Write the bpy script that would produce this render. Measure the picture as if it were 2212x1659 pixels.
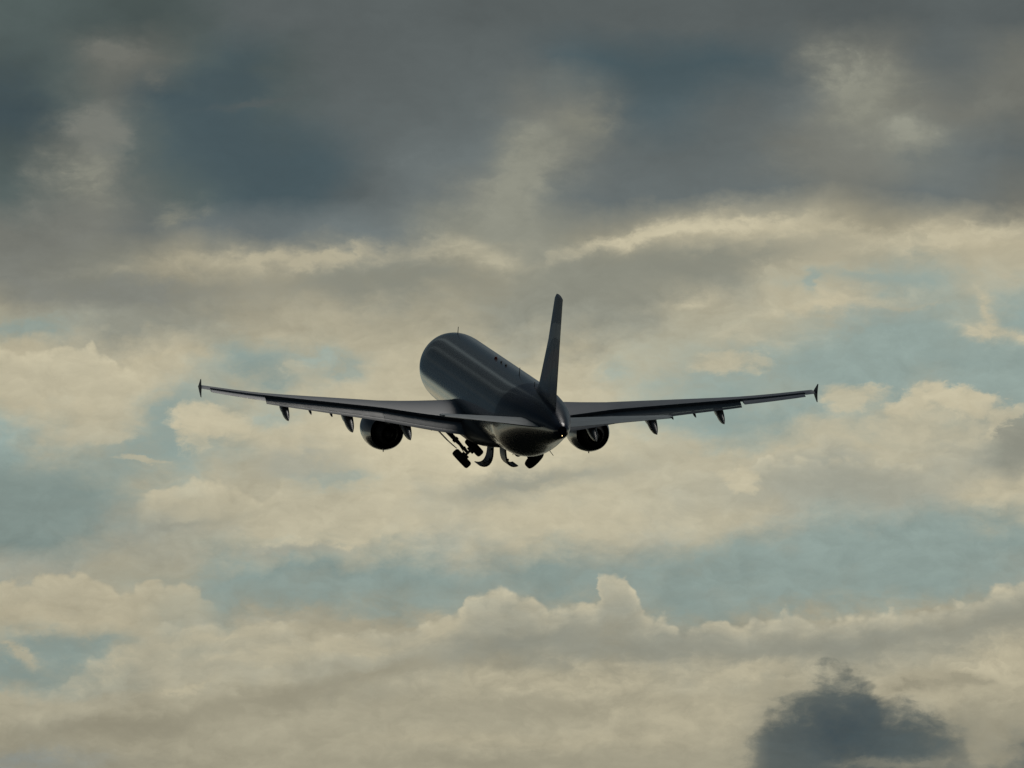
import bpy, math, random
from mathutils import Vector, Matrix
from math import radians as rad, sin, cos, pi, sqrt, exp

for o in list(bpy.data.objects):
    bpy.data.objects.remove(o)
scene = bpy.context.scene
COL = scene.collection

# ------------------------------------------------------------------ camera, light, exposure
EL0 = 9.0                       # camera elevation in degrees
FPX = 39100.0                   # focal length in photo pixels (3648 wide)
cam_d = bpy.data.cameras.new("camera")
cam = bpy.data.objects.new("camera", cam_d); COL.objects.link(cam)
cam.location = (0, 0, 1.7)
cam.rotation_euler = (rad(90 + EL0), 0, 0)
cam_d.sensor_width = 36.0
cam_d.lens = FPX / 3648 * 36.0
cam_d.clip_start = 0.5
cam_d.clip_end = 60000
scene.camera = cam
scene.view_settings.view_transform = 'Standard'
scene.view_settings.look = 'None'
scene.view_settings.exposure = 0.0
scene.view_settings.gamma = 1.0

SUN_AZ, SUN_EL = 20.0, 54.0     # degrees; azimuth to the right of the view
sun_d = bpy.data.lights.new("sun", 'SUN')
sun_d.energy = 0.5
sun_d.angle = rad(20)
sun_d.color = (1.0, 0.95, 0.87)
sun = bpy.data.objects.new("sun", sun_d); COL.objects.link(sun)
sv = Vector((sin(rad(SUN_AZ)) * cos(rad(SUN_EL)), cos(rad(SUN_AZ)) * cos(rad(SUN_EL)), sin(rad(SUN_EL))))
sun.rotation_euler = sv.to_track_quat('Z', 'Y').to_euler()

# ------------------------------------------------------------------ node helper
class G:
    """a thin wrapper: sockets with arithmetic"""
    def __init__(s, tree): s.t = tree
    def n(s, typ, **kw):
        nd = s.t.nodes.new(typ)
        for k, v in kw.items(): setattr(nd, k, v)
        return nd
    def put(s, sock, v):
        if isinstance(v, S): s.t.links.new(v.o, sock)
        elif hasattr(v, 'is_output'): s.t.links.new(v, sock)
        else: sock.default_value = v
    def m(s, op, a, b=0.0, c=None, clamp=False):
        nd = s.n('ShaderNodeMath', operation=op, use_clamp=clamp)
        s.put(nd.inputs[0], a); s.put(nd.inputs[1], b)
        if c is not None: s.put(nd.inputs[2], c)
        return S(s, nd.outputs[0])
    def sstep(s, x, lo, hi):
        nd = s.n('ShaderNodeMapRange', interpolation_type='SMOOTHSTEP')
        s.put(nd.inputs['Value'], x)
        s.put(nd.inputs['From Min'], lo); s.put(nd.inputs['From Max'], hi)
        return S(s, nd.outputs['Result'])
    def lin(s, x, lo, hi, a=0.0, b=1.0):
        nd = s.n('ShaderNodeMapRange')
        s.put(nd.inputs['Value'], x)
        nd.inputs['From Min'].default_value = lo; nd.inputs['From Max'].default_value = hi
        nd.inputs['To Min'].default_value = a; nd.inputs['To Max'].default_value = b
        return S(s, nd.outputs['Result'])
    def xyz(s, x, y, z=0.0):
        nd = s.n('ShaderNodeCombineXYZ')
        for i, v in enumerate((x, y, z)): s.put(nd.inputs[i], v)
        return S(s, nd.outputs[0])
    def noise(s, vec, scale, detail=6, rough=0.55, dim='2D', dist=0.0, lac=2.0):
        nd = s.n('ShaderNodeTexNoise', noise_dimensions=dim)
        s.put(nd.inputs['Vector'], vec)
        nd.inputs['Scale'].default_value = scale; nd.inputs['Detail'].default_value = detail
        nd.inputs['Roughness'].default_value = rough; nd.inputs['Distortion'].default_value = dist
        nd.inputs['Lacunarity'].default_value = lac
        sep = s.n('ShaderNodeSeparateColor'); s.t.links.new(nd.outputs['Color'], sep.inputs[0])
        return [S(s, sep.outputs[i]) - 0.5 for i in range(3)]
    def mix(s, f, a, b):
        nd = s.n('ShaderNodeMix', data_type='RGBA')
        nd.clamp_factor = True
        s.put(nd.inputs[0], f); s.put(nd.inputs[6], a); s.put(nd.inputs[7], b)
        return S(s, nd.outputs[2])
    def mul(s, col, f):
        nd = s.n('ShaderNodeVectorMath', operation='SCALE')
        s.put(nd.inputs[0], col); s.put(nd.inputs['Scale'], f)
        return S(s, nd.outputs[0])
    def ramp(s, fac, stops, mode='RGB', interp='B_SPLINE'):
        nd = s.n('ShaderNodeValToRGB'); cr = nd.color_ramp
        cr.interpolation = interp
        while len(cr.elements) > 1: cr.elements.remove(cr.elements[0])
        for i, (p, c) in enumerate(stops):
            e = cr.elements[0] if i == 0 else cr.elements.new(p)
            e.position = p
            e.color = c if len(c) == 4 else (*c, 1)
        s.put(nd.inputs[0], fac)
        return S(s, nd.outputs[0])
    def curve(s, fac, pts):
        nd = s.n('ShaderNodeFloatCurve'); c = nd.mapping.curves[0]
        for i, (x, y) in enumerate(pts):
            if i == 0: p = c.points[0]; p.location = (x, y)
            elif i == len(pts) - 1: p = c.points[len(c.points) - 1]; p.location = (x, y)
            else: p = c.points.new(x, y)
        for p in c.points: p.handle_type = 'VECTOR'
        nd.mapping.update()
        s.put(nd.inputs['Value'], fac)
        return S(s, nd.outputs[0])
class S:
    def __init__(s, g, o): s.g, s.o = g, o
    def __add__(s, b): return s.g.m('ADD', s, b)
    def __radd__(s, b): return s.g.m('ADD', b, s)
    def __sub__(s, b): return s.g.m('SUBTRACT', s, b)
    def __rsub__(s, b): return s.g.m('SUBTRACT', b, s)
    def __mul__(s, b): return s.g.m('MULTIPLY', s, b)
    def __rmul__(s, b): return s.g.m('MULTIPLY', b, s)
    def __truediv__(s, b): return s.g.m('DIVIDE', s, b)

def s2l(v):
    v /= 255.0
    return v / 12.92 if v <= 0.04045 else ((v + 0.055) / 1.055) ** 2.4
def rgb(r, g, b): return (s2l(r), s2l(g), s2l(b), 1.0)
TINT = {'b': (.825, 1, 1.06), 't': (.90, 1, .96), 'g': (.93, 1, 1.0), 'n': (.995, 1, .91),
        'w': (1.035, 1, .865), 'c': (1.045, 1, .855), 'd': (.88, 1, .985), 'm': (.985, 1, .94)}
def code(c):
    if c[-1] == 't' and int(c[:-1]) < 110: c = c[:-1] + 'd'
    if c[-1] == 'n' and int(c[:-1]) < 130: c = c[:-1] + 'm'
    L, k = int(c[:-1]), TINT[c[-1]]
    return rgb(*(min(255, L * q) for q in k))

# ------------------------------------------------------------------ sky (world): sky texture + cloud layers by azimuth and elevation
world = bpy.data.worlds.new("World")
scene.world = world
world.use_nodes = True
wt = world.node_tree
wt.nodes.clear()
g = G(wt)
tc = g.n('ShaderNodeTexCoord')
sep = g.n('ShaderNodeSeparateXYZ'); wt.links.new(tc.outputs['Generated'], sep.inputs[0])
dx, dy, dz = (S(g, sep.outputs[i]) for i in range(3))
az = g.m('ARCTAN2', dx, dy)
el = g.m('ARCSINE', dz)
# sky units: one unit is about 1.47 degrees of azimuth / elevation
U = az * 38.62 + 1.824
V = 1.368 - (el - rad(EL0)) * 39.1

nz = g.sky = wt.nodes.new('ShaderNodeTexSky')
nz.sky_type = 'NISHITA'; nz.sun_disc = False
nz.sun_elevation = rad(SUN_EL); nz.sun_rotation = rad(SUN_AZ)
nz.air_density = 1.2; nz.dust_density = 2.5
clear = g.mul(nz.outputs[0], 0.10)

ROWS = """
96t 92t 86t 82t 88t 98g 98g 96g 98g 100g 96g 94g 96g 96g 96g 96g 98g 96g 96g 92g 92g 96g 100g 96g
88t 96t 108n 104n 96t 88b 88t 96g 98g 100g 102g 102g 100g 96b 90b 90b 90b 90b 100g 116n 112n 102g 102g 114n
78b 98t 108n 86b 86b 90b 94t 102g 102g 102g 104g 108g 122n 126n 100g 98b 102g 100g 112g 126n 132n 116n 118n 112n
88t 116n 128n 106t 92b 88b 88b 92b 102g 112g 116g 118g 138n 118n 110g 102g 104g 108g 114n 126n 126n 144n 116g 104g
100t 114n 122n 98t 106t 92b 88b 92b 96g 110g 116g 128n 138n 116g 110g 112g 110g 112g 112g 120n 122n 112g 114g 114n
116n 124n 120n 106g 116g 114g 114g 118g 122g 124g 132n 146n 142n 138n 150w 164w 170c 176c 170w 166w 144w 154w 168c 172c
128n 132n 136n 146w 150w 160w 160w 156w 148n 146n 148w 156w 150n 146n 142n 144n 150n 154n 172c 184c 170w 168t 176w 180w
160w 158n 150n 146n 150n 158w 164w 170w 168w 166w 160w 146n 138n 140n 150n 166w 168w 172c 180c 176c 168n 164t 170w 168t
176c 172w 184c 178c 178c 166t 166t 176c 176w 178c 182c 180c 180c 180c 184c 184c 184c 182c 180c 168t 164t 164t 166t 164t
178c 182c 186c 178w 166t 172w 182c 184w 184c 186c 186c 186c 186c 190c 192c 178t 168t 164t 164t 170t 168t 180w 178w 168t
170t 176w 176w 166t 168t 174w 184w 190c 190c 194c 198c 200c 196c 192c 186w 182w 178w 178w 182w 186w 180w 180w 170n 150n
150t 152t 158t 172w 178w 170w 170w 182w 188c 190c 186w 174w 182w 188c 184w 180w 184w 176w 170n 168n 168n 172n 184c 182c
140t 146t 158n 158n 164n 174w 178w 180w 182w 184w 176n 180w 178w 180w 180w 174n 176w 178w 174n 160t 158t 156t 156t 152t
158n 160n 160w 164w 160w 156t 152t 150t 150t 152t 152t 156n 152t 150t 156n 150t 152t 150t 156t 162t 160t 158t 160t 162n
172c 172c 170w 162w 158t 158w 156w 160w 158w 156w 160w 164w 164w 164w 166w 160w 152t 156w 156w 162w 160w 160w 156w 150w
152t 150t 158t 172w 174w 174w 174w 164w 160w 164w 164w 152w 150w 150w 148w 148w 150w 152w 156w 152w 154w 152w 148w 164w
164w 160w 156w 160w 162w 160w 158w 160w 158w 156w 156w 160w 160w 158w 158w 162w 164w 166w 166w 166c 168c 170c 160w 150w
146w 152w 150w 148w 150w 156w 160w 158w 162w 164w 158w 154w 160w 160w 158w 158w 162w 158w 160w 164w 160w 160w 152w 150w
""".strip().splitlines()

def sky_picture():
    P = g.xyz(U, V)
    big = g.noise(g.xyz(U, V * 1.6), 1.3, 2, 0.5)
    wrp = g.noise(g.xyz(U + 7.3, V * 1.5), 3.6, 8, 0.60)
    wisp = g.noise(g.xyz(U + wrp[1] * 0.25 + 3.1, V * 1.9 + wrp[2] * 0.2 + 9.0), 8.0, 7, 0.62)
    vor = g.n('ShaderNodeTexVoronoi', voronoi_dimensions='2D', feature='SMOOTH_F1')
    g.put(vor.inputs['Vector'], g.xyz(U + wrp[0] * 0.08, V + wrp[1] * 0.08))
    vor.inputs['Scale'].default_value = 11.0; vor.inputs['Detail'].default_value = 2.0
    vor.inputs['Roughness'].default_value = 0.45; vor.inputs['Smoothness'].default_value = 0.35
    bil = 0.38 - S(g, vor.outputs['Distance'])        # round heaps for the cumulus edges
    low = g.sstep(V, 0.75, 1.30)                      # the low clouds are crisper than the deck above
    a = 0.20 + low * 0.30
    fn = 0.25 + low * 0.75
    u = U + big[0] * 0.20 + wrp[0] * a + wisp[0] * fn * 0.08
    v = V + big[1] * 0.16 + wrp[1] * (a * 0.6) + wisp[1] * fn * 0.05
    fac = u / 3.648
    out = None
    for r, line in enumerate(ROWS):
        cells = line.split()
        col = g.ramp(fac, [((i + .5) / 24, code(c)) for i, c in enumerate(cells)], interp='B_SPLINE')
        if out is None: out = col
        else:
            c0 = 0.076 + 0.152 * (r - 1)
            out = g.mix(g.lin(v, c0, c0 + 0.152), out, col)
    Ub = U + wrp[0] * 0.22 + wisp[0] * 0.12
    Vb = V + wrp[1] * 0.13 + wisp[1] * 0.07
    PB = g.xyz(Ub, Vb)
    rag = wrp[2] + wisp[2] * 1.2

    def after(vec):
        """the same vector, but evaluated only once the layers so far are done (keeps the shader's stack small)"""
        nd = g.n('ShaderNodeVectorMath', operation='MULTIPLY_ADD')
        g.put(nd.inputs[0], out); nd.inputs[1].default_value = (1e-9,) * 3; g.put(nd.inputs[2], vec)
        return S(g, nd.outputs[0])

    def edge(pts, depthcol, rimcol, rim, soft, namp, strength, body=0.0, under=None, heap=0.10, jit=0.10):
        """cloud with an irregular top edge: pts (x, y) of the edge, strength (x, s) along it"""
        nonlocal out
        sp_ = g.n('ShaderNodeSeparateXYZ'); g.put(sp_.inputs[0], after(P))
        U, V = S(g, sp_.outputs[0]), S(g, sp_.outputs[1])
        P_ = ([] if pts[0][0] <= 0 else [(0, pts[0][1])]) + pts + ([] if pts[-1][0] >= 2212 else [(2212, pts[-1][1])])
        e = g.curve((U + wrp[2] * jit) / 3.648, [(x / 2212, y / 1659) for x, y in P_]) * 2.736
        S_ = ([] if strength[0][0] <= 0 else [(0, strength[0][1])]) + strength + ([] if strength[-1][0] >= 2212 else [(2212, strength[-1][1])])
        st = g.curve(U / 3.648, [(x / 2212, q) for x, q in S_])
        d = V - e + wrp[0] * (namp * 2.2) + wisp[1] * (namp * 1.2) + bil * heap
        ins = g.sstep(d, -soft, soft * 1.6)
        fall = g.m('EXPONENT', g.m('MAXIMUM', d, 0.0) * (-1.0 / rim))
        if body:
            out = g.mix(ins * st * (1.0 - g.sstep(d, under[0], under[1])) * body, out, depthcol)
        out = g.mix(ins * fall * st * (0.9 + wisp[0] * 1.2 + bil * 0.7), out, rimcol)

    def blob(cx, cy, rx, ry, col, op, soft=0.5, namp=2.2, tilt=0.0):
        """a patch of cloud or a gap, ragged by the noise; tilt in degrees, positive = rising to the right"""
        nonlocal out
        k = 1.6492e-3
        mp = g.n('ShaderNodeMapping', vector_type='TEXTURE')
        g.put(mp.inputs['Vector'], after(PB))
        mp.inputs['Location'].default_value = (cx * k, cy * k, 0)
        mp.inputs['Rotation'].default_value = (0, 0, rad(-tilt))
        mp.inputs['Scale'].default_value = (rx * k, ry * k, 1)
        dt = g.n('ShaderNodeVectorMath', operation='DOT_PRODUCT')
        wt.links.new(mp.outputs[0], dt.inputs[0]); wt.links.new(mp.outputs[0], dt.inputs[1])
        d = g.m('MULTIPLY_ADD', rag, -namp, S(g, dt.outputs['Value']))      # ragged squared radius
        if soft >= 0.75: m = g.m('POWER', exp(-0.85 / soft), g.m('MAXIMUM', d, 0.0))
        else: m = g.sstep(d, 1.0 + soft * 2.2, 1.0 - soft * 1.2)
        if isinstance(col, str): col = code(col)
        out = g.mix(m * op, out, col)

    # ---- the dark deck: brighter torn patches and deeper gaps
    blob(250, 118, 60, 28, '114n', .85, 1.0, 2.8)
    blob(200, 275, 54, 40, '124n', .85, 1.0, 2.8)
    blob(185, 385, 66, 46, '138n', .9, 1.0, 2.8)
    blob(105, 500, 90, 60, '124n', .6, 1.0)
    blob(385, 465, 42, 32, '134n', .9, 1.0, 2.8)
    blob(335, 176, 20, 18, '112n', .6, 1.0)
    blob(300, 330, 40, 80, '96d', .5, 1.0)
    blob(30, 245, 60, 90, '80b', .7, 1.0, 1.4)
    blob(510, 180, 70, 30, '82b', .6, 1.0, 1.4)
    blob(510, 330, 170, 80, '86b', .6, 1.2, 1.4)
    blob(560, 215, 90, 10, '94g', .6, 1.0, 1.6, 12)
    blob(1265, 268, 56, 36, '130n', .8, 1.0)
    blob(1135, 315, 50, 34, '142n', .85, .9)
    blob(1140, 385, 70, 40, '144n', .85, 1.0, 2.2, 30)
    blob(1080, 440, 100, 46, '144n', .7, 1.0, 2.2, 30)
    blob(1030, 480, 100, 50, '148n', .6, 1.0, 1.6, 30)
    blob(900, 350, 70, 12, '116g', .6, 1.0, 1.6, 18)
    blob(1420, 155, 120, 50, '86b', .5, 1.2, 1.4)
    blob(1825, 165, 60, 46, '146n', .95, 1.0, 2.8)
    blob(1868, 228, 64, 56, '140n', .9, 1.0, 2.8)
    blob(1970, 298, 46, 24, '152n', .85, 1.0)
    blob(1800, 345, 130, 24, '122n', .6, 1.0, 1.8, 8)
    blob(2010, 345, 60, 28, '108g', .5, 1.0)
    blob(2160, 225, 60, 34, '120n', .6, 1.0)
    # bright streaks under the deck and the grey lenses below them
    blob(1500, 572, 290, 40, '136n', .95, .9, 1.0, 4)
    blob(850, 605, 230, 36, '136n', .95, .9, 1.0, 2)
    blob(1240, 640, 180, 32, '138n', .85, .9, 1.0, 4)
    blob(250, 635, 300, 40, '128n', .85, 1.0, 1.2)
    blob(640, 558, 260, 18, '176c', .8, 1.0, 1.6, 3)
    blob(1020, 545, 90, 22, '178w', .7, 1.0, 1.6, -12)
    blob(1400, 508, 160, 15, '190c', .9, .9, 1.2, 14)
    blob(1600, 488, 120, 13, '194c', .9, .9, 1.2, 2)
    blob(1780, 500, 130, 14, '178c', .7, 1.0, 1.4, -6)
    blob(2060, 515, 200, 24, '188c', .8, 1.0, 1.6, 6)
    blob(1130, 660, 110, 26, '144n', .6, 1.0, 1.4)
    blob(1510, 655, 60, 18, '190c', .8, 1.0, 1.4, 8)
    blob(1700, 600, 60, 30, '180c', .6, 1.0)
    blob(1760, 612, 30, 14, '160t', .7, .8)
    blob(1900, 605, 160, 18, '160t', .7, 1.0, 1.8)
    blob(1200, 700, 200, 40, '152n', .5, 1.0, 1.4)
    blob(1120, 760, 60, 30, '166n', .5, 1.0, 2.0)
    # clear gaps on the right
    blob(1930, 735, 400, 74, '160t', .95, .9, 1.2, 4)
    blob(1510, 830, 120, 34, '160t', .5, 1.0, 2.4)
    blob(1850, 800, 330, 60, '161t', .95, .9, 1.2)
    blob(2180, 830, 90, 90, '160t', .8, 1.0, 1.2)
    blob(1560, 905, 170, 44, '160t', .95, .8, 1.8)
    blob(1800, 655, 150, 15, '186c', .95, .9, 1.2, 6)
    blob(1960, 655, 50, 6, '172w', .6, .9, 1.0, 4)
    blob(1570, 785, 60, 20, '182c', .8, .7, 2.2)
    blob(2125, 672, 20, 52, '182c', .8, .9, 2.0, 24)
    blob(2150, 715, 80, 18, '184c', .85, .9, 2.0, -14)
    # puffs right of the wing tip
    blob(1835, 860, 60, 26, '182c', .85, .7, 2.6)
    blob(1960, 880, 34, 30, '188c', .9, .6, 2.2, 40)
    blob(2060, 862, 90, 24, '190c', .95, .5, 2.2, -6)
    blob(2120, 885, 36, 22, '188c', .9, .6, 2.2)
    blob(2000, 930, 180, 40, '178w', .75, .8, 2.4)
    blob(1760, 930, 100, 24, '176w', .7, .8, 2.4)
    blob(2195, 960, 80, 66, '140n', .9, .8, 1.4)
    blob(2165, 905, 50, 12, '186c', .7, .7, 1.6, 30)
    edge([(0, 1100), (1240, 1010), (1300, 985), (1400, 990), (1500, 1005), (1600, 1000), (1640, 988), (1700, 990), (1800, 984), (1900, 996), (2000, 1006), (2100, 1045), (2212, 1060)],
         code('168n'), code('206c'), 0.030, 0.009, 0.03, [(0, 0), (1300, 0), (1420, .15), (1560, .55), (1640, .85), (1950, .8), (2060, .3), (2150, .2)], .7, (.05, .22), heap=.05)
    blob(1850, 1045, 200, 44, '156n', .85, 1.0, 1.2)
    blob(1590, 1030, 40, 20, '188c', .8, .7, 2.0)
    blob(1150, 1038, 200, 28, '152n', .9, 1.0, 1.2, 10)
    blob(2140, 1075, 110, 26, '184c', .7, .9, 1.8, -6)
    blob(1150, 1120, 420, 22, '182c', .5, 1.0, 1.6)
    # left: gaps and heaps at mid height
    blob(60, 715, 90, 22, '152t', .8, .9, 1.8)
    blob(575, 805, 90, 44, '149t', .85, .8, 2.4)
    blob(735, 800, 50, 24, '156t', .7, .9, 2.6)
    blob(690, 770, 60, 14, '170t', .6, .8, 2.4)
    blob(640, 800, 40, 20, '178w', .6, .9, 2.6)
    blob(1250, 840, 60, 40, '182c', .6, 1.0, 1.8)
    blob(1330, 800, 30, 24, '166t', .5, 1.0, 2.4)
    blob(860, 700, 120, 26, '160w', .6, 1.0, 1.6)
    blob(700, 720, 120, 20, '172w', .5, 1.0, 1.8)
    edge([(0, 742), (40, 758), (85, 750), (130, 738), (185, 744), (215, 768), (280, 795), (330, 838), (352, 900), (2212, 1659)],
         code('178w'), code('196c'), 0.05, 0.014, 0.035, [(0, 1), (280, 1), (350, 0)], .5, (.10, .3), heap=.07)
    blob(375, 905, 64, 60, '156t', .85, .8, 2.2)
    blob(320, 975, 110, 46, '156t', .8, .9, 2.2)
    blob(470, 915, 70, 32, '188c', .9, .5, 2.2, -10)
    blob(430, 940, 30, 34, '184c', .7, .7, 2.4)
    blob(600, 900, 60, 24, '168t', .7, .8, 2.2)
    blob(640, 960, 150, 40, '184c', .7, .8, 2.2, -10)
    blob(720, 1032, 90, 22, '160t', .7, .9, 2.4)
    blob(215, 935, 56, 22, '178w', .8, .7, 2.4)
    blob(305, 1004, 50, 7, '180c', .8, .7, 1.6, -4)
    blob(90, 1080, 190, 80, '141t', .8, 1.0, 1.4)
    edge([(0, 1120), (300, 1075), (325, 1050), (370, 1040), (430, 1034), (500, 1044), (545, 1056), (580, 1075), (620, 1030), (680, 1025), (720, 1060), (2212, 1100)],
         code('172w'), code('194c'), 0.045, 0.014, 0.03, [(0, 0), (295, 0), (330, 1), (520, .9), (600, .5), (720, .25), (760, 0)], .6, (.05, .14), heap=.06)
    blob(380, 1142, 110, 12, '150n', .7, .9, 1.6, 12)
    blob(640, 1188, 120, 12, '158n', .8, .9, 1.4, 4)
    blob(740, 1165, 160, 10, '184c', .6, .9, 1.4, 4)
    blob(640, 1000, 120, 36, '160n', .8, 1.0, 1.8)
    blob(1620, 718, 120, 30, '178w', .75, 1.0, 1.6)
    # clear band above the long bank
    blob(790, 1262, 420, 36, '153t', .8, 1.0, 1.2)
    blob(600, 1290, 160, 30, '150t', .6, .8, 1.6)
    blob(1560, 1225, 360, 50, '154t', .9, .9, 1.0, 6)
    blob(2060, 1195, 300, 60, '158t', .85, .9, 1.0, 6)
    blob(1510, 1285, 60, 16, '160n', .6, .9, 2.0)
    # lower left heaps
    edge([(0, 1246), (60, 1240), (120, 1241), (160, 1229), (215, 1244), (255, 1270), (310, 1250), (400, 1242), (440, 1265), (470, 1300), (560, 1360), (2212, 1659)],
         code('166c'), code('184c'), 0.08, 0.014, 0.03, [(0, 1), (230, 1), (420, .7), (480, 0)], .7, (.12, .26), heap=.06)
    blob(150, 1400, 130, 22, '146t', .8, .9, 2.0)
    blob(60, 1458, 100, 28, '144t', .85, .9, 1.8)
    blob(40, 1412, 60, 14, '168c', .75, .9, 1.6, -24)
    blob(560, 1340, 130, 12, '160n', .5, .9, 2.2)
    blob(1850, 1268, 400, 34, '154t', .9, 1.0, 1.0, 4)
    blob(1460, 1300, 70, 46, '150t', .9, 1.0, 1.0)
    blob(1200, 1258, 90, 34, '149t', .9, 1.0, 1.0)
    blob(920, 1305, 120, 24, '151t', .7, 1.0, 1.6)
    # the long cumulus bank with its towers
    edge([(0, 1480), (100, 1500), (150, 1465), (230, 1400), (300, 1370), (340, 1348), (480, 1345), (600, 1338), (700, 1376), (800, 1360), (900, 1348), (990, 1328), (1014, 1272), (1085, 1259), (1130, 1274),
          (1175, 1304), (1225, 1294), (1282, 1302), (1298, 1240), (1316, 1229), (1346, 1231), (1364, 1262), (1392, 1316), (1440, 1332), (1482, 1364), (1505, 1336),
          (1555, 1328), (1575, 1347), (1605, 1342), (1625, 1306), (1650, 1330), (1700, 1304), (1745, 1334), (1900, 1326), (2060, 1300), (2150, 1258)],
         code('154n'), code('198c'), 0.085, 0.013, 0.022,
         [(0, 0), (60, .2), (240, .4), (600, .55), (900, .65), (1000, .95), (1400, .95), (1480, .9), (1620, .95), (1750, .85), (2100, .9), (2212, .95)], .9, (.10, .28), heap=.05)
    blob(1130, 1390, 200, 34, '140n', .95, 1.0, 1.0, 4)
    blob(1430, 1402, 170, 24, '143n', .85, 1.0, 1.0)
    blob(1800, 1400, 380, 36, '142n', .95, 1.0, .8, 4)
    blob(2160, 1345, 120, 40, '142n', .85, 1.0, 1.0, 20)
    blob(2195, 1425, 80, 50, '168c', .8, 1.0, 1.4)
    # below the bank: soft bands
    blob(300, 1425, 130, 30, '174c', .75, 1.0, 2.0, 20)
    blob(500, 1372, 120, 20, '176c', .7, 1.0, 2.0, 8)
    blob(760, 1398, 120, 16, '172c', .7, 1.0, 2.0)
    blob(950, 1360, 60, 26, '174c', .7, 1.0, 2.0, 20)
    blob(110, 1535, 130, 22, '164w', .6, 1.0, 1.8)
    blob(420, 1620, 180, 20, '160w', .6, 1.0, 1.6)
    blob(720, 1560, 190, 26, '162w', .6, 1.0, 1.6)
    blob(1010, 1590, 200, 18, '164c', .6, 1.0, 1.6)
    blob(640, 1500, 170, 22, '142w', .85, 1.0, 1.4, 6)
    blob(820, 1455, 150, 18, '144w', .8, 1.0, 1.4, 6)
    blob(560, 1415, 160, 18, '174c', .6, 1.0, 1.8, 8)
    blob(390, 1490, 70, 8, '176c', .7, .9, 1.4, 12)
    blob(1180, 1460, 200, 18, '164w', .7, 1.0, 1.4, 3)
    blob(1330, 1518, 280, 18, '146w', .8, 1.0, 1.2, 2)
    blob(1400, 1560, 300, 18, '164w', .6, 1.0, 1.4, 2)
    blob(270, 1570, 190, 22, '138w', .85, 1.0, 1.2, 8)
    blob(60, 1650, 160, 22, '140g', .6, 1.0, 1.2)
    blob(1010, 1648, 300, 18, '140w', .6, 1.0, 1.2)
    blob(1470, 1640, 200, 24, '152w', .5, 1.0, 1.4)
    blob(1940, 1510, 80, 36, '168c', .8, 1.0, 1.6)
    blob(2060, 1580, 120, 40, '152w', .6, 1.0, 1.4)
    blob(1230, 1472, 280, 26, '176c', .75, 1.0, 1.6, 2)
    blob(1500, 1545, 220, 40, '173c', .7, 1.0, 1.6)
    blob(1640, 1450, 130, 28, '178c', .8, 1.0, 1.6)
    blob(1960, 1492, 150, 36, '184c', .85, 1.0, 1.8)
    blob(2130, 1455, 120, 44, '182c', .85, 1.0, 1.8)
    blob(1280, 1595, 280, 20, '170c', .6, 1.0, 1.6)
    # dark low cloud at the lower right
    dk, dm = rgb(80, 90, 91), rgb(98, 103, 97)
    edge([(0, 1659), (1560, 1659), (1600, 1655), (1635, 1590), (1655, 1525), (1690, 1492), (1745, 1488), (1775, 1460), (1820, 1450), (1862, 1456), (1886, 1500), (1905, 1535),
          (1960, 1540), (2030, 1550), (2075, 1582), (2095, 1635), (2125, 1659), (2160, 1650), (2212, 1615)],
         dk, rgb(108, 112, 104), 0.06, 0.060, 0.16,
         [(0, 0), (1560, 0), (1610, .6), (1660, .95), (1880, 1.0), (2000, .92), (2060, .7), (2110, .3), (2160, .4), (2212, .65)], .95, (1.0, 1.4), heap=.02, jit=.03)
    blob(1720, 1520, 70, 40, dm, .5, .8, 2.6)
    blob(1990, 1575, 90, 40, dm, .5, .8, 2.6)
    blob(1825, 1580, 130, 60, rgb(62, 75, 81), .9, 1.0, 1.4)
    blob(1960, 1600, 90, 40, rgb(80, 91, 92), .6, 1.0, 1.8)
    blob(2000, 1650, 60, 16, '146w', .4, 1.0, 2.2)
    blob(2205, 1645, 60, 45, rgb(96, 103, 100), .85, 1.0, 2.2)
    blob(1950, 1480, 50, 18, '136w', .8, 1.0, 2.8)
    blob(2070, 1475, 80, 22, '138w', .75, 1.0, 2.8)
    blob(1870, 1650, 70, 14, '140w', .4, 1.0, 2.0)
    # fine brightness detail over everything
    amp = 0.15 + low * 0.22
    out = g.mul(out, 1.0 + (wisp[2] + wrp[2] * 0.5) * amp)
    return out

pic = sky_picture()

# the rest of the sky: a dark deck overhead, a bright broken band low in front, dull behind
D3 = g.xyz(dx, dy, dz * 2.4)
n1 = g.noise(D3, 3.2, 8, 0.58, '3D')
n2 = g.noise(D3, 9.0, 7, 0.6, '3D')
eld = el * (180 / pi)
azd = az * (180 / pi)
edge0 = 9.9 + g.m('MAXIMUM', g.m('MINIMUM', azd, 0.0), -20.0) * 0.20      # the deck comes lower to the left
deck = g.sstep(eld - edge0 + n1[0] * 5.0 + n2[0] * 2.0, -0.9, 1.1)
front = g.sstep(dy, -0.5, 0.8)
lowc = g.mix(g.sstep(n2[0] + n1[1], -0.12, 0.10), code('158t'), code('184c'))
lowc = g.mul(lowc, g.lin(front, 0, 1, 0.25, 1.0))
hic = g.mix(g.sstep(n1[2] + n2[1] * 0.6, -0.12, 0.14), rgb(60, 78, 90), rgb(88, 96, 99))
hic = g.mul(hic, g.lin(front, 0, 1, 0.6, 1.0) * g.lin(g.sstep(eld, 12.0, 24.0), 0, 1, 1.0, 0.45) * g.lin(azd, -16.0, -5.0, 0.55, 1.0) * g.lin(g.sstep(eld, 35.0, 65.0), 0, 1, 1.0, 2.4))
def gap(a0, e0, sa, se, col, op):                      # a brighter break in the deck, added out of view to reflect on the airplane
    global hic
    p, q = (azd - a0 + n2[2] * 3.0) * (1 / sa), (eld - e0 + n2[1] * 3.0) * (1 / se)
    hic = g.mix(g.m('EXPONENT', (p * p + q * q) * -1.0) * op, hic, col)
gap(-9.8, 26.6, 1.0, 7.0, code('140g'), .75)
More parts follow.
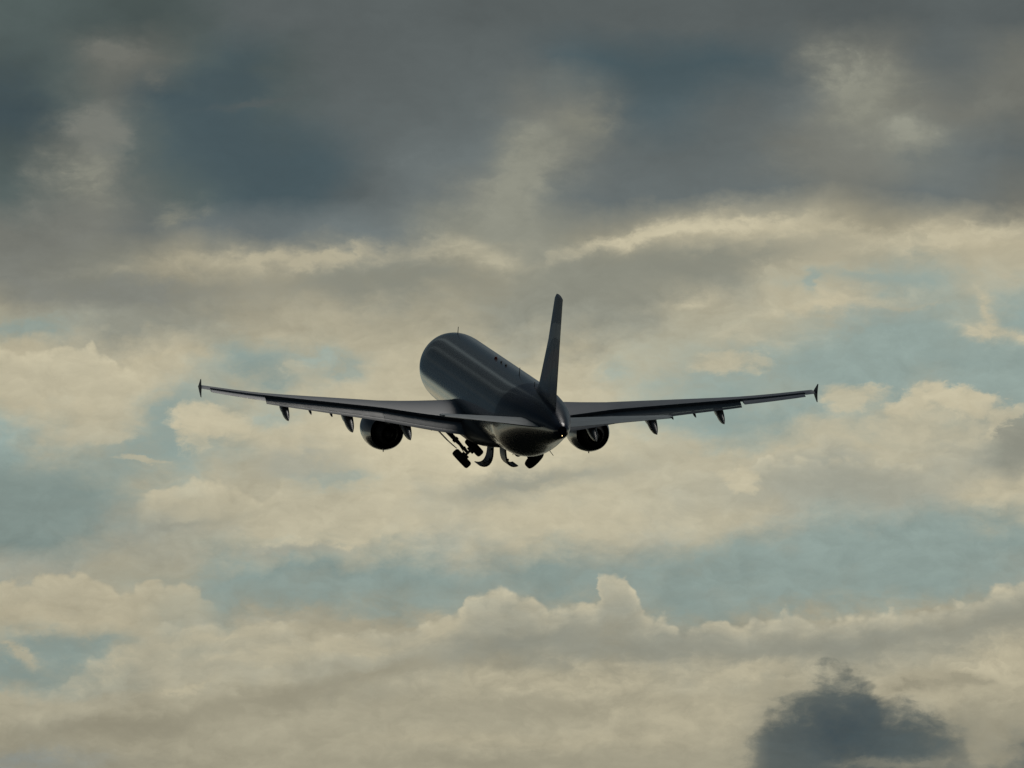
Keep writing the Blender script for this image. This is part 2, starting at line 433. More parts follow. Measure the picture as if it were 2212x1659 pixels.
gap(-16.0, 24.0, .55, 6.0, code('132g'), .7)
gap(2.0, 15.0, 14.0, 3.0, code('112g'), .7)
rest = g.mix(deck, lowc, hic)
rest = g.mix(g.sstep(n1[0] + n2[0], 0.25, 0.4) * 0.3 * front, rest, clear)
inside = g.sstep(g.m('ABSOLUTE', U - 1.824) + n1[2] * 1.6 + n2[0] * .6, 3.9, 2.1) * g.sstep(g.m('ABSOLUTE', V - 1.368) + n1[1] * 1.2, 2.9, 1.6)
# the sky colours above are radiance; the backgrounds run at 0.1 like the sky texture
bgs = []
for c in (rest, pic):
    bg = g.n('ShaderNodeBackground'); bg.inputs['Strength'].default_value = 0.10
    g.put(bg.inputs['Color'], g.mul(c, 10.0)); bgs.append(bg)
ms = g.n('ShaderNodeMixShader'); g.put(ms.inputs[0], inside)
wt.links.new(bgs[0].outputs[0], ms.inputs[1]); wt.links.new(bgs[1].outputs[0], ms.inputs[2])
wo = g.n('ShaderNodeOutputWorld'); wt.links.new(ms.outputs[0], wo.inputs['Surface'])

# ------------------------------------------------------------------ materials
def material(name, base, rough=0.4, metal=0.0, coat=0.0, dirt=0.12, scale=1.5, emit=None):
    m = bpy.data.materials.new(name); m.use_nodes = True
    h = G(m.node_tree); b = m.node_tree.nodes['Principled BSDF']
    t = h.n('ShaderNodeTexCoord')
    nn = h.noise(t.outputs['Object'], scale, 5, 0.6, '3D')
    colr = h.mul((base[0], base[1], base[2]), 1.0 + nn[0] * (2 * dirt))
    h.put(b.inputs['Base Color'], colr)
    h.put(b.inputs['Roughness'], rough + nn[1] * 0.15)
    b.inputs['Metallic'].default_value = metal
    b.inputs['Coat Weight'].default_value = coat
    b.inputs['Coat Roughness'].default_value = 0.06
    if emit:
        b.inputs['Emission Color'].default_value = (*emit[0], 1)
        b.inputs['Emission Strength'].default_value = emit[1]
    return m, h, b, t

M = {}
M['wing'] = material('wing_paint', (.18, .22, .285), .42, .0, .1)[0]
M['tailplane'] = material('tailplane_paint', (.36, .43, .47), .40, .0, .1)[0]
M['flap'] = material('flap_paint', (.19, .215, .25), .45)[0]
M['metal'] = material('bare_metal', (.32, .32, .33), .35, .9)[0]
M['dark'] = material('dark_cavity', (.018, .018, .02), .9)[0]
M['tyre'] = material('rubber', (.022, .022, .023), .75)[0]
M['gear'] = material('gear_steel', (.14, .14, .145), .5, .3)[0]
M['nacelle'] = material('nacelle_paint', (.10, .11, .15), .3, .2, .5)[0]
M['hot'] = material('hot_nozzle_metal', (.035, .034, .034), .7, .0)[0]
M['door'] = material('door_paint', (.075, .078, .085), .5, .0, .1)[0]
M['blue'] = material('dark_blue_paint', (.028, .036, .075), .3, .0, .8)[0]
M['black'] = material('antenna_black', (.03, .03, .03), .5)[0]
M['beacon'] = material('beacon_red', (.30, .02, .015), .2)[0]
for k in ('dark', 'hot'):
    M[k].node_tree.nodes['Principled BSDF'].inputs['Specular IOR Level'].default_value = .1
M['lamp'] = material('tail_lamp', (.8, .7, .5), .3, emit=((1.0, .72, .32), 2.5))[0]
M['fairing'] = material('fairing_paint', (.09, .09, .10), .45, .0, .3)[0]

# fuselage: silver in front, dark blue round the tail
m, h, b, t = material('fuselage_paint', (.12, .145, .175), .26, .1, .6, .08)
b.inputs['Specular IOR Level'].default_value = .2
sp = h.n('ShaderNodeSeparateXYZ'); m.node_tree.links.new(t.outputs['Object'], sp.inputs[0])
fx, fy, fz = (S(h, sp.outputs[i]) for i in range(3))
wob = h.noise(t.outputs['Object'], .5, 3, .5, '3D')
sw = fy * -1.0 - 33.0 - fz * 0.25 + wob[0] * 0.6          # > 0 behind the sweeping paint edge
nn = h.noise(t.outputs['Object'], 1.5, 5, .6, '3D')
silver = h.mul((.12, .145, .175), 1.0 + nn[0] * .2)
b.inputs['Coat Roughness'].default_value = .08
# skin joints every frame, lap joints along the stringers
fr = h.m('ABSOLUTE', h.m('FRACT', fy * 0.47) - 0.5)
joint = h.sstep(fr, 0.488, 0.497)
silver = h.mix(joint * 0.35, silver, (.12, .125, .13, 1))
win = h.sstep(h.m('ABSOLUTE', fz - 0.42), 0.19, 0.14) * h.sstep(h.m('ABSOLUTE', h.m('FRACT', fy * 1.876) - 0.5), 0.24, 0.19) * h.sstep(fy, -36.5, -36.3) * h.sstep(fy, -5.6, -5.8)
silver = h.mix(win, silver, (.01, .012, .015, 1))
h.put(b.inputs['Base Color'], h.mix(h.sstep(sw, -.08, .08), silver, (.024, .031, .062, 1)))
h.put(b.inputs['Coat Weight'], .6 - h.sstep(sw, -.08, .08) * .35)
M['fuselage'] = m

# fin: dark blue with a waving white, blue and red flag
m, h, b, t = material('fin_paint', (.03, .036, .07), .22, .0, .2)
sp = h.n('ShaderNodeSeparateXYZ'); m.node_tree.links.new(t.outputs['Object'], sp.inputs[0])
fx, fy, fz = (S(h, sp.outputs[i]) for i in range(3))
q = fz + fy * 0.25 + h.m('SINE', fy * 1.7) * 0.18 + 11.05      # height of the slanting bands
nv = (.030, .037, .072, 1)
c1 = h.mix(h.sstep(q, 5.74, 5.82), nv, (.5, .52, .55, 1))
c1 = h.mix(h.sstep(q, 6.55, 6.63), c1, nv)
c1 = h.mix(h.sstep(q, 5.20, 5.12) * h.sstep(q, 4.12, 4.2), c1, (.17, .03, .03, 1))
h.put(b.inputs['Base Color'], c1)
M['fin'] = m

gm, h, b, t = material('grass_ground', (.022, .026, .020), .95, scale=.02, dirt=.4)
b.inputs['Specular IOR Level'].default_value = 0.0
M['ground'] = gm

# ------------------------------------------------------------------ mesh helpers
# body coordinates: x to the right wing, y forward with the nose tip at y = 0 (stations are s = -y), z up
def link(name, verts, faces, mat, parent=None, smooth=35):
    me = bpy.data.meshes.new(name)
    me.from_pydata([tuple(v) for v in verts], [], faces)
    me.validate(); 
    import bmesh
    bm = bmesh.new(); bm.from_mesh(me)
    bmesh.ops.recalc_face_normals(bm, faces=bm.faces)
    bm.to_mesh(me); bm.free()
    for p in me.polygons: p.use_smooth = True
    me.set_sharp_from_angle(angle=rad(smooth))
    me.materials.append(mat)
    o = bpy.data.objects.new(name, me); COL.objects.link(o)
    if parent: o.parent = parent
    return o
class MB:
    def __init__(s): s.v, s.f = [], []
    def loft(s, rings, cap=(True, True), closed=True):
        n = len(rings[0]); b = len(s.v)
        for r in rings: s.v += [Vector(p) for p in r]
        for i in range(len(rings) - 1):
            for j in range(n if closed else n - 1):
                k = (j + 1) % n
                s.f.append((b + i * n + j, b + i * n + k, b + (i + 1) * n + k, b + (i + 1) * n + j))
        if cap[0]: s.f.append(tuple(b + j for j in reversed(range(n))))
        if cap[1]: s.f.append(tuple(b + (len(rings) - 1) * n + j for j in range(n)))
        return s
    def lathe(s, prof, origin, axis, n=48, up=(0, 0, 1)):
        """prof: (distance along axis, radius)"""
        a = Vector(axis).normalized(); u = Vector(up)
        e1 = (u - a * u.dot(a)).normalized(); e2 = a.cross(e1)
        rings = [[Vector(origin) + a * d + (e1 * cos(2 * pi * j / n) + e2 * sin(2 * pi * j / n)) * max(r, .001) for j in range(n)] for d, r in prof]
        return s.loft(rings)
    def tube(s, p, q, r0, r1=None, n=12):
        p, q = Vector(p), Vector(q); r1 = r0 if r1 is None else r1
        a = (q - p)
        up = (0, 1, 0) if abs(a.normalized().y) < .9 else (0, 0, 1)
        return s.lathe([(0, r0), (a.length, r1)], p, a, n, up)
    def box(s, c, ax, half):
        c = Vector(c); a = [Vector(v).normalized() for v in ax]
        r = []
        for k in (-1, 1):
            r.append([c + a[0] * half[0] * i + a[1] * half[1] * j + a[2] * half[2] * k for i, j in ((-1, -1), (1, -1), (1, 1), (-1, 1))])
        return s.loft(r)
    def build(s, name, mat, parent=None, smooth=35): return link(name, s.v, s.f, mat, parent, smooth)

def interp(tab, x):
    if x <= tab[0][0]: return tab[0][1:]
    for a, b_ in zip(tab, tab[1:]):
        if x <= b_[0]:
            t_ = (x - a[0]) / (b_[0] - a[0])
            return tuple(p + (q_ - p) * t_ for p, q_ in zip(a[1:], b_[1:]))
    return tab[-1][1:]
def spl(tab, x):
    """smooth (Catmull-Rom) interpolation of a table"""
    xs = [r[0] for r in tab]
    if x <= xs[0]: return tab[0][1:]
    if x >= xs[-1]: return tab[-1][1:]
    i = max(k for k in range(len(xs) - 1) if xs[k] <= x)
    def tan(k, c):
        if k == 0: return (tab[1][c] - tab[0][c]) / (xs[1] - xs[0])
        if k == len(xs) - 1: return (tab[-1][c] - tab[-2][c]) / (xs[-1] - xs[-2])
        d0 = (tab[k][c] - tab[k - 1][c]) / (xs[k] - xs[k - 1]); d1 = (tab[k + 1][c] - tab[k][c]) / (xs[k + 1] - xs[k])
        return 0 if d0 * d1 <= 0 else 2 * d0 * d1 / (d0 + d1)
    hh = xs[i + 1] - xs[i]; t_ = (x - xs[i]) / hh
    r = []
    for c in range(1, len(tab[0])):
        a, b_ = tab[i][c], tab[i + 1][c]; m0, m1 = tan(i, c) * hh, tan(i + 1, c) * hh
        r.append(a * (2 * t_**3 - 3 * t_**2 + 1) + m0 * (t_**3 - 2 * t_**2 + t_) + b_ * (-2 * t_**3 + 3 * t_**2) + m1 * (t_**3 - t_**2))
    return tuple(r)

# ------------------------------------------------------------------ ground, far below and out of the picture
N = 96
gr = MB()
gr.v = [Vector((9000 * cos(2 * pi * i / N), 9000 * sin(2 * pi * i / N), 0)) for i in range(N)]
gr.f = [tuple(range(N))]
ground = gr.build('ground', M['ground']); ground['kind'] = 'structure'

# ------------------------------------------------------------------ airliner
air = bpy.data.objects.new('passenger_airplane', None); COL.objects.link(air)
air['label'] = 'twin engine passenger airplane climbing away against the clouds with its wheels half retracted'
air['category'] = 'airplane'
DIST = 600.0
YAW, PITCH, ROLL = rad(8.70), rad(5.90), rad(0.45)
cx, cy = 1805.3, 1441.8
Rc = Matrix.Rotation(rad(EL0), 4, 'X')
Rb = Matrix.Rotation(YAW, 4, 'Z') @ Matrix.Rotation(PITCH, 4, 'X') @ Matrix.Rotation(ROLL, 4, 'Y')
ctr = Vector((DIST * (cx - 1824) / FPX, DIST, DIST * (1368 - cy) / FPX))
air.matrix_world = Matrix.Translation(Vector(cam.location)) @ Rc @ Matrix.Translation(ctr) @ Rb @ Matrix.Translation((0, 25, 0))

# fuselage: station, half width, bottom z, top z
FUS = [(0.0, .02, -.60, -.56), (.12, .28, -.86, -.26), (.4, .55, -1.10, .02), (.9, .86, -1.36, .32), (1.6, 1.17, -1.60, .72),
       (2.4, 1.45, -1.78, 1.20), (3.3, 1.68, -1.92, 1.66), (4.4, 1.86, -2.01, 1.93), (5.6, 1.95, -2.06, 2.04), (7.0, 1.975, -2.07, 2.07),
       (20, 1.975, -2.07, 2.07), (30.5, 1.975, -2.07, 2.07), (32.2, 1.965, -2.04, 2.07), (33.6, 1.92, -1.90, 2.06), (35.2, 1.80, -1.60, 2.02),
       (37.0, 1.61, -1.19, 1.95), (39.0, 1.33, -.76, 1.82), (41.0, 1.00, -.38, 1.61), (42.6, .72, -.08, 1.38), (43.8, .49, .15, 1.13), (44.3, .36, .27, 1.01), (44.51, .24, .37, .91)]
def fus(s_): return spl(FUS, s_)
def fus_point(s_, ang):
    """ang 0 = crown, positive to the right"""
    w, zb, zt = fus(s_); zc, hz = (zb + zt) / 2, (zt - zb) / 2
    return Vector((w * sin(ang), -s_, zc + hz * cos(ang)))
st = [0, .05, .12, .25, .4, .6, .9, 1.2, 1.6, 2, 2.4, 2.9, 3.3, 3.9, 4.4, 5, 5.6, 6.3, 7] + [7 + 1.0 * i for i in range(1, 22)] + [28.5 + .5 * i for i in range(1, 31)] + [43.8, 44.1, 44.3, 44.51]
NS = 96
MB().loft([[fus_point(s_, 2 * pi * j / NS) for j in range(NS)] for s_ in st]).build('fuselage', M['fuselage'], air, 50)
apu = MB().lathe([(0, .20), (.08, .20), (.08, .16), (-.4, .14)], (0, -44.46, .64), (0, -1, 0), 32).build('exhaust_outlet', M['dark'], air)
lamp = MB().lathe([(0, .028), (.02, .024), (.03, .010)], (.0, -44.50, .40), (0, -1, 0), 16).build('tail_light', M['lamp'], air)

# belly fairing between the wings
BF = [(13.2, .9, -2.02, -1.5, .3), (14.2, 1.62, -2.22, -1.1, .5), (15.5, 1.95, -2.40, -.7, .9), (17.5, 2.10, -2.50, -.55, 1), (22.5, 2.10, -2.50, -.6, 1), (24.2, 1.98, -2.42, -.85, 1),
      (25.8, 1.70, -2.28, -1.15, .8), (27.2, 1.25, -2.14, -1.5, .5), (28.0, .6, -2.05, -1.8, .3)]
rings = []
for i in range(40):
    s_ = 13.2 + (28.0 - 13.2) * i / 39
    w, zb, zt, k = spl(BF, s_); zc, hz = (zb + zt) / 2, (zt - zb) / 2
    r = []
    for j in range(48):
        a = 2 * pi * j / 48
        c_, s2 = cos(a), sin(a); p = 2 / 2.8
        r.append((w * (abs(s2) ** p) * (1 if s2 >= 0 else -1), -s_, zc + hz * (abs(c_) ** p) * (1 if c_ >= 0 else -1)))
    rings.append(r)
MB().loft(rings).build('belly_fairing', M['door'], air, 50)

# ---- wings
def t_air(x, T):
    return 5 * T * (.2969 * sqrt(max(x, 0)) - .126 * x - .3516 * x**2 + .2843 * x**3 - .1015 * x**4)
ZTE = [(0, -1.42), (2, -1.27), (3.7, -1.08), (6.8, -.64), (10, -.22), (13.2, .20), (15, .50), (17, .88)]
INC = [(0, 3.2), (3.7, 2.2), (6.4, .6), (13.2, -.4), (17, -1.0)]
SHR = [(0, 22.35), (3.7, 22.2), (6.4, 22.0), (13.2, 23.95), (16.4, 25.45), (17, 26.2)]     # fixed trailing edge
FUL = [(0, 23.5), (3.7, 23.2), (6.4, 22.95), (13.2, 24.75), (17, 26.25)]                   # clean trailing edge
THK = [(0, .145), (6.4, .118), (17, .105)]
def le(y): return 15.3 + .55 * y
def wz(y): return spl(ZTE, y)[0]
def frame(y):
    """leading edge point, chord, chord direction (s,z) at span y; the line passes the fixed trailing edge"""
    inc = rad(interp(INC, y)[0]); s0, s1 = le(y), interp(FUL, y)[0]
    sh = interp(SHR, y)[0]
    ds, dz_ = cos(inc), -sin(inc)
    c = (s1 - s0) / ds
    zl = wz(y) - dz_ / ds * (sh - s0)
    return s0, zl, c, ds, dz_
def wpt(sgn, y, xc, zc):
    s0, zl, c, ds, dz_ = frame(y)
    return Vector((sgn * y, -(s0 + xc * c * ds + zc * c * dz_ * -1 * -1), zl + xc * c * dz_ + zc * c * ds))
def xfrac(y, s_):
    s0, zl, c, ds, dz_ = frame(y); return (s_ - s0) / (c * ds)
def surf_strip(mb, sgn, pts):
    """loft of sections given as lists of (y, [(s,z)...])"""
    mb.loft([[Vector((sgn * y, -s_, z_)) for s_, z_ in sec] for y, sec in pts])

def wing(sgn):
    mb = MB(); rings = []
    ys = [.9, 1.6, 2.4, 3.2, 4, 5, 6, 6.4, 7, 8, 9, 10, 11, 12, 13.19, 13.21, 14, 15, 16, 16.42, 16.44, 16.7, 16.9, 16.98]
    for y in ys:
        T = interp(THK, y)[0]
        xe = 1.0 if y > 16.43 else xfrac(y, interp(SHR, y)[0])
        shrink = 1.0 if y < 16.95 else .55
        r = []
        K = 22
        for k in range(K + 1):                                   # upper, from the back to the nose
            x = xe * (1 - (1 - cos(pi * (1 - k / K))) / 2) if False else xe * (1 + cos(pi * k / K)) / 2
            r.append(wpt(sgn, y, x, t_air(x, T) * 1.15 * shrink + .012 * sin(pi * min(x, 1))))
        xl = xe if y > 13.2 else xe - .06
        for k in range(1, K + 1):
            x = xl * (1 - cos(pi * k / K)) / 2
            zz = -t_air(x, T) * .85 * shrink + .012 * sin(pi * min(x, 1))
            r.append(wpt(sgn, y, x, zz))
        if y <= 13.2: pass
        rings.append(r)
    mb.loft(rings)
    w = mb.build('wing', M['wing'], air, 30)

    def element(name, y0, y1, n, lead, chord, defl, thick, mat, parent):
        """a trailing-edge surface: lead(y) gives its nose (s,z), chord(y), deflection in degrees"""
        secs = []
        for i in range(n + 1):
            y = y0 + (y1 - y0) * i / n
            s0, z0 = lead(y); c = chord(y); a = rad(defl + interp(INC, y)[0])
            up, dn = [], []
            for k in range(9):
                x = (1 - cos(pi * k / 8)) / 2
                tt = t_air(x, thick) + (.004 * x)
                up.append((x, tt * 1.2)); dn.append((x, -tt * .6))
            sec = [(s0 + (x * cos(a) + z_ * sin(a)) * c, z0 + (-x * sin(a) + z_ * cos(a)) * c) for x, z_ in list(reversed(up)) + dn[1:-1] + [(1.0, -.004)]]
            secs.append((y, sec))
        m_ = MB(); surf_strip(m_, sgn, secs)
        return m_.build(name, mat, parent, 40)
    def lead_flap(y): return interp(SHR, y)[0] - .30, wz(y) - .055
    def cf(y): return interp([(1.5, 1.16), (6.4, 1.06), (13.2, .62)], y)[0]
    FD = 15
    for y0, y1 in ((1.75, 6.393), (6.407, 13.16)):
        f = element('flap', y0, y1, 10, lead_flap, cf, FD, .15, M['flap'], w)
        def lead_tab(y):
            s0, z0 = lead_flap(y); c = cf(y); a = rad(FD + interp(INC, y)[0])
            return s0 + c * .98 * cos(a), z0 - c * .98 * sin(a) - .015
        element('flap_tab', y0, y1, 10, lead_tab, lambda y: cf(y) * .36, FD + 8, .10, M['flap'], w)
    element('aileron', 13.25, 16.40, 6, lambda y: (interp(SHR, y)[0] + .03, wz(y) - .03), lambda y: interp([(13.2, .80), (16.4, .60)], y)[0], 7, .14, M['wing'], w)
    # spoiler panels stay flush: their joints are part of the wing skin
    # wing tip fence
    yt = 17.0; zt = wz(yt)
    prof = [(25.15, 0.0), (25.6, .24), (26.15, .52), (26.30, .52), (26.18, .2), (26.15, 0), (26.20, -.22), (26.35, -.47), (26.18, -.47), (25.6, -.24)]
    r0 = [Vector((sgn * (yt - .035 + .05 * abs(z_) + .05 * max(z_, 0)), -s_, zt + z_)) for s_, z_ in prof]
    r1 = [p + Vector((sgn * (.07 - .09 * abs(z_)), 0, 0)) for p, (s_, z_) in zip(r0, prof)]
    MB().loft([r0, r1]).build('wingtip_fence', M['fin_tip'], w, 30)
    # flap track fairings
    def canoe(y, L, wd, ht, droop, ahead):
        s1 = interp(SHR, y)[0]; s0 = s1 - ahead
        inc = interp(INC, y)[0]
        z0 = wz(y) - (.20 if L > 3 else .21)
        rings = []
        n = 14
        for i in range(n + 1):
            t_ = i / n
            s_ = s0 + L * t_
            hz = ht * (sin(pi * min(1, .5 * t_ / .45)) if t_ < .45 else max(.02, (1 - ((t_ - .45) / .55) ** 2.0)))
            hw = wd * (sin(pi * min(1, .5 * t_ / .4)) ** .8 if t_ < .4 else max(.01, (1 - ((t_ - .4) / .6) ** 2.6)))
            kn = max(0, s_ - s1 + .1)
            zc = z0 - .5 * hz - .06 - kn * droop - (1 - t_) * .0
            rings.append([Vector((sgn * (y + hw * sin(2 * pi * j / 16)), -s_, zc + (hz * .75 if cos(2 * pi * j / 16) > 0 else hz) * cos(2 * pi * j / 16))) for j in range(16)])
        MB().loft(rings).build('flap_track_fairing', M['fairing'], w, 40)
    for y in (5.15, 8.42, 12.05):
        k = 1.0 if y < 10 else .78
        canoe(y, 4.6 * k, .275 * k, .47 * k, .40, 2.4 * k)
    for y in (3.85, 9.45, 10.65):
        canoe(y, 1.45, .075, .09, .28, .42)
    return w
M['fin_tip'] = material('wingtip_paint', (.04, .04, .07), .5, .0, .1)[0]
for sg in (-1, 1): wing(sg)

# ---- engines with pylons
def engine(sgn):
    x0, s0, z0 = sgn * 5.75, 15.9, -2.20
    e = MB().lathe([(.62, .86), (.30, .88), (.08, .92), (0, .985), (.06, 1.05), (.3, 1.10), (.8, 1.135), (1.5, 1.145), (2.2, 1.10), (2.8, 1.01), (3.25, .915), (3.25, .900), (3.0, .905)],
                   (x0, -s0, z0), (0, -1, 0), 64).build('engine', M['nacelle'], air, 40)
    MB().lathe([(3.22, .892), (2.9, .90), (2.2, .89), (1.85, .86), (1.85, .02)], (x0, -s0, z0), (0, -1, 0), 48).build('fan_duct', M['dark'], e, 40)
    MB().lathe([(1.9, .60), (2.3, .74), (2.7, .755), (3.25, .66), (3.8, .52), (4.15, .43), (4.15, .41), (3.6, .42)], (x0, -s0, z0), (0, -1, 0), 48).build('core_cowl', M['hot'], e, 40)
    MB().lathe([(3.4, .20), (3.9, .27), (4.25, .23), (4.7, .10), (4.85, .02)], (x0, -s0, z0), (0, -1, 0), 32).build('exhaust_cone', M['hot'], e, 50)
    MB().lathe([(.60, .0), (.60, .87), (.64, .87), (.64, .0)], (x0, -s0, z0), (0, -1, 0), 48).build('fan', M['dark'], e)
    # strake / drain under the cowl
    MB().box((x0, -s0 - 2.0, z0 - 1.13), ((1, 0, 0), (0, 1, 0), (0, 0, 1)), (.015, .10, .07)).build('drain_mast', M['black'], e)
    # pylon
    ring = []
    PY = [(1.0, .10, .8, 1.18), (1.8, .20, .8, 1.35), (2.6, .24, .72, 1.45), (3.4, .24, .55, 1.48), (4.2, .21, .52, 1.42), (5.0, .15, .66, 1.32), (5.9, .07, .92, 1.24), (6.4, .02, 1.10, 1.20)]
    for d, hw, zb, zt in PY:
        ring.append([Vector((x0 + hw * i, -s0 - d, z0 + z_)) for i, z_ in ((-.7, zb), (.7, zb), (1, zb + .12), (1, zt - .05), (.6, zt), (-.6, zt), (-1, zt - .05), (-1, zb + .12))])
    MB().loft(ring).build('pylon', M['fairing'], e, 40)
    # nacelle strakes
for sg in (-1, 1): engine(sg)

# ---- fin and rudder
def blade(secs, n=14, T=.10, x0=0., x1=1.):
    """secs: (lead point, trail point, thickness axis); returns lofted sections between chord fractions x0..x1"""
    rings = []
    for A, B, ax, Tk in secs:
        A, B, ax = Vector(A), Vector(B), Vector(ax); c = (B - A).length
        xs = [x0 + (x1 - x0) * (1 + cos(pi * k / n)) / 2 for k in range(n + 1)]
        up = [A + (B - A) * x + ax * (t_air(x, Tk) * c + .006) for x in xs]
        dn = [A + (B - A) * x - ax * (t_air(x, Tk) * c + .006) for x in reversed(xs)]
        rings.append(up + dn[(1 if x0 == 0 else 0):])
    return rings
X = (1, 0, 0)
FIN = [((0, -34.9, 1.95), (0, -42.05, 1.25), X, .050), ((0, -36.1, 2.12), (0, -42.12, 1.55), X, .078), ((0, -37.0, 2.5), (0, -42.20, 2.2), X, .098),
       ((0, -39.55, 5.1), (0, -42.9, 5.0), X, .100), ((0, -41.25, 7.47), (0, -43.52, 7.37), X, .10), ((0, -41.62, 7.68), (0, -43.62, 7.54), X, .075)]
fin = MB().loft(blade(FIN, x1=.70)).build('tail_fin', M['fin'], air, 40)
RUD = FIN
MB().loft(blade(RUD, x0=.706)).build('rudder', M['fin'], fin, 40)

# ---- horizontal stabilizers and elevators
def stab(sgn):
    Z = (0, 0, 1)
    base = [((sgn * .3, -37.5, .43), (sgn * .3, -41.95, .52), Z, .10), ((sgn * 1.2, -38.0, .54), (sgn * 1.2, -42.05, .63), Z, .10), ((sgn * 3.5, -39.75, .86), (sgn * 3.5, -42.6, .92), Z, .10),
            ((sgn * 6.05, -41.65, 1.19), (sgn * 6.05, -43.12, 1.23), Z, .095), ((sgn * 6.22, -42.0, 1.22), (sgn * 6.22, -43.14, 1.25), Z, .06)]
    h_ = MB().loft(blade(base, x1=.69)).build('tailplane', M['tailplane'], air, 40)
    MB().loft(blade(base[:-1], x0=.697)).build('elevator', M['tailplane'], h_, 40)
for sg in (-1, 1): stab(sg)

# ---- main landing gear, folding inward
def gear(sgn):
    s_ = 22.3
    P = Vector((sgn * 3.34, -s_ + .7, -1.22)); Q = Vector((sgn * 1.68, -s_, -2.95))
    d = (Q - P).normalized(); a = Vector((-d.z * -1, 0, d.x * -1)); a = Vector((d.z, 0, -d.x)).normalized()
    m_ = MB()
    m_.tube(P, P + d * 1.55, .135, .125, 16)
    m_.tube(P + d * 1.45, Q + d * .02, .085, .085, 16)
    m_.lathe([(0, .17), (.16, .17)], P + d * 1.42, d, 16, (0, 1, 0))
    root = m_.build('landing_gear', M['gear'], air, 40)
    MB().tube(P + d * .9, Vector((sgn * 1.9, -s_ + .25, -1.25)), .06, .05).build('side_stay', M['gear'], root)
    lk = MB()                                          # torque links behind the strut
    b_ = Vector((0, -1, 0))
    k1, k2, k3 = P + d * 1.55 + b_ * .12, P + d * 2.05 + b_ * .42, Q - d * .08 + b_ * .12
    for u, v_ in ((k1, k2), (k2, k3)): lk.tube(u + a * .09, v_ + a * .03, .03); lk.tube(u - a * .09, v_ - a * .03, .03)
    lk.build('torque_link', M['gear'], root)
    MB().tube(Q - a * .52, Q + a * .52, .075, .075, 16).build('axle', M['gear'], root)
    for k in (-1, 1):
        c = Q + a * (.465 * k)
        R_, Wd = .595, .215
        prof = [(-Wd * .80, .30), (-Wd * .95, .42), (-Wd, .50), (-Wd * .82, .565), (-Wd * .45, R_), (Wd * .45, R_), (Wd * .82, .565), (Wd, .50), (Wd * .95, .42), (Wd * .80, .30)]
        wl = MB().lathe(prof, c, a, 40, (0, 1, 0)).build('wheel', M['tyre'], root, 50)
    br = MB()
    for k in (-1, 1):
        br.lathe([(-.10, .22), (.10, .22)], Q + a * (.22 * k), a, 20, (0, 1, 0))
    br.build('brake', M['gear'], root)
    # leg fairing door, fixed to the outside of the strut
    out_ = -a if (-a).x * sgn > 0 else a
    c0 = P + d * .85 + out_ * .27
    rr = []
    for t_, wd in ((-.75, .30), (-.3, .55), (.4, .52), (.85, .38), (1.02, .15)):
        q = c0 + d * t_ + out_ * (.06 - .07 * t_ * t_)
        rr.append([q + Vector((0, wd, 0)), q + Vector((0, wd, 0)) + out_ * .05, q - Vector((0, wd, 0)) + out_ * .05, q - Vector((0, wd, 0))])
    MB().loft(rr).build('leg_door', M['door'], root, 30)
    hs = MB()
    hs.tube(P + d * .2 + b_ * .16, P + d * 1.5 + b_ * .15, .022); hs.tube(P + d * 1.5 + b_ * .15, Q - d * .2 + b_ * .2 + a * .15, .02)
    hs.build('brake_hose', M['black'], root)
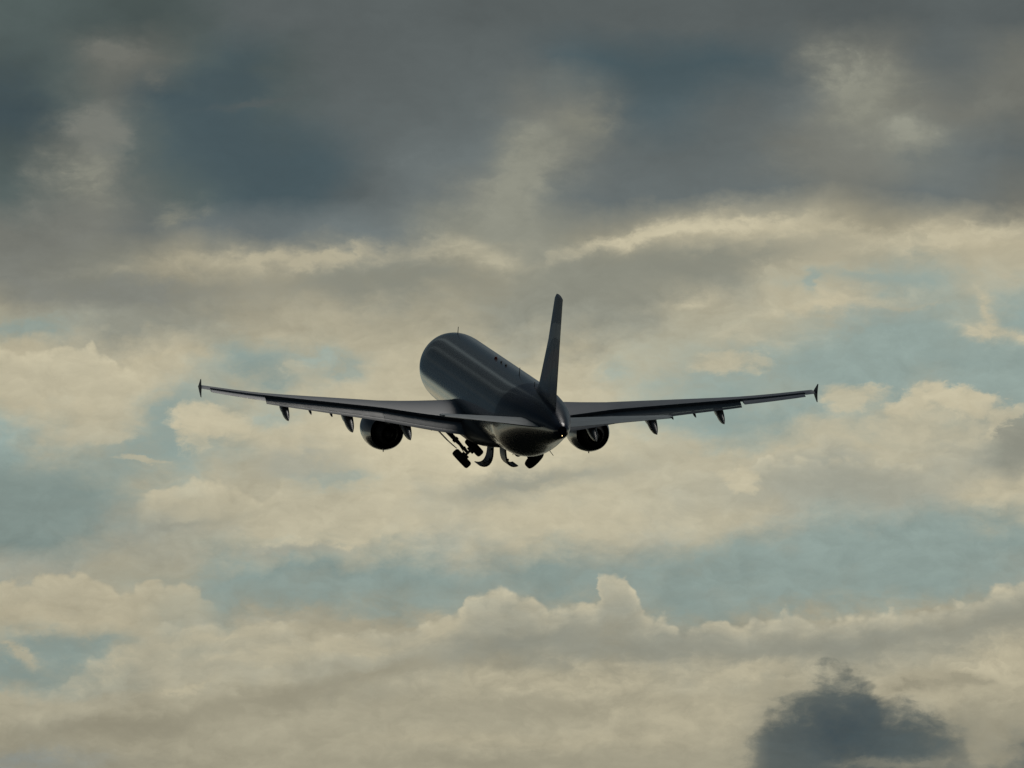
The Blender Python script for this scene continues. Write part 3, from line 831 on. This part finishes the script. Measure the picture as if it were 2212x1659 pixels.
def gear_door(sgn):
    prof = [(.33, -2.36), (.335, -2.6), (.345, -2.85), (.37, -3.09), (.42, -3.27), (.52, -3.44), (.68, -3.58), (.88, -3.66), (1.10, -3.685), (1.32, -3.66), (1.47, -3.62)]
    prof = [(.30 + (x - .33) * .68, z_) for x, z_ in prof]
    out_, in_ = [], []
    for i, (x, z_) in enumerate(prof):
        a, b_ = prof[max(0, i - 1)], prof[min(len(prof) - 1, i + 1)]
        nx, nz_ = (b_[1] - a[1]), -(b_[0] - a[0]); L = sqrt(nx * nx + nz_ * nz_)
        th = .045 + .06 * sin(pi * min(1, i / (len(prof) - 1)))
        out_.append((x, z_)); in_.append((x - nx / L * th, z_ - nz_ / L * th))
    poly = out_ + list(reversed(in_))
    y0, y1 = -22.75, -20.75
    cs = []
    for y, sc in ((y0, 1.0), (y0 + .4, 1.0), (y1 - .5, 1.0), (y1, .98)):
        cs.append([Vector((sgn * x, y, z_)) for x, z_ in poly])
    dr = MB().loft(cs).build('gear_door', M['door'], air, 30)
    MB().tube((sgn * .38, -21.6, -2.40), (sgn * .40, -21.9, -3.20), .018).build('door_rod', M['gear'], dr)
    MB().tube((sgn * .44, -22.4, -3.35), (sgn * .88, -22.4, -3.54), .016).build('door_rod', M['gear'], dr)
    MB().box((sgn * .42, -22.5, -2.72), ((1, 0, 0), (0, 1, 0), (0, 0, 1)), (.06, .12, .05)).build('door_bracket', M['gear'], dr)
    MB().box((sgn * .50, -22.5, -3.30), ((1, 0, 0), (0, 1, 0), (0, 0, 1)), (.06, .12, .05)).build('door_bracket', M['gear'], dr)
for sg in (-1, 1): gear(sg); gear_door(sg)

# ---- antennas, beacon
def antenna(s_, h_, c, sweep=.15, bottom=False, ang=0.0, t_=.02, mat='black'):
    p = fus_point(s_, pi + ang if bottom else ang)
    n = Vector((sin(pi + ang if bottom else ang), 0, cos(pi + ang if bottom else ang)))
    tx = Vector((n.z, 0, -n.x))
    r = []
    for k, cc in ((-.05, c), (h_ * .6, c * .75), (h_, c * .45)):
        q = p + n * k + Vector((0, -sweep * max(k, 0) / h_, 0))
        r.append([q + Vector((0, cc / 2, 0)), q + tx * t_, q - Vector((0, cc / 2, 0)), q - tx * t_])
    MB().loft(r).build('antenna', M[mat], air, 30)
antenna(6.3, .40, .34)
antenna(22.6, .10, .35, t_=.05); antenna(24.3, .09, .40, t_=.06)
antenna(29.2, .42, .34, .2)
antenna(34.6, .22, .2)
antenna(33.0, .34, .16, .3, True, -.62, .018)
antenna(30.5, .14, .12, .1, True, .22)
MB().lathe([(-.05, .10), (.06, .09), (.13, .05), (.15, .01)], fus_point(20.7, 0), (0, 0, 1), 20, (0, 1, 0)).build('beacon', M['beacon'], air)
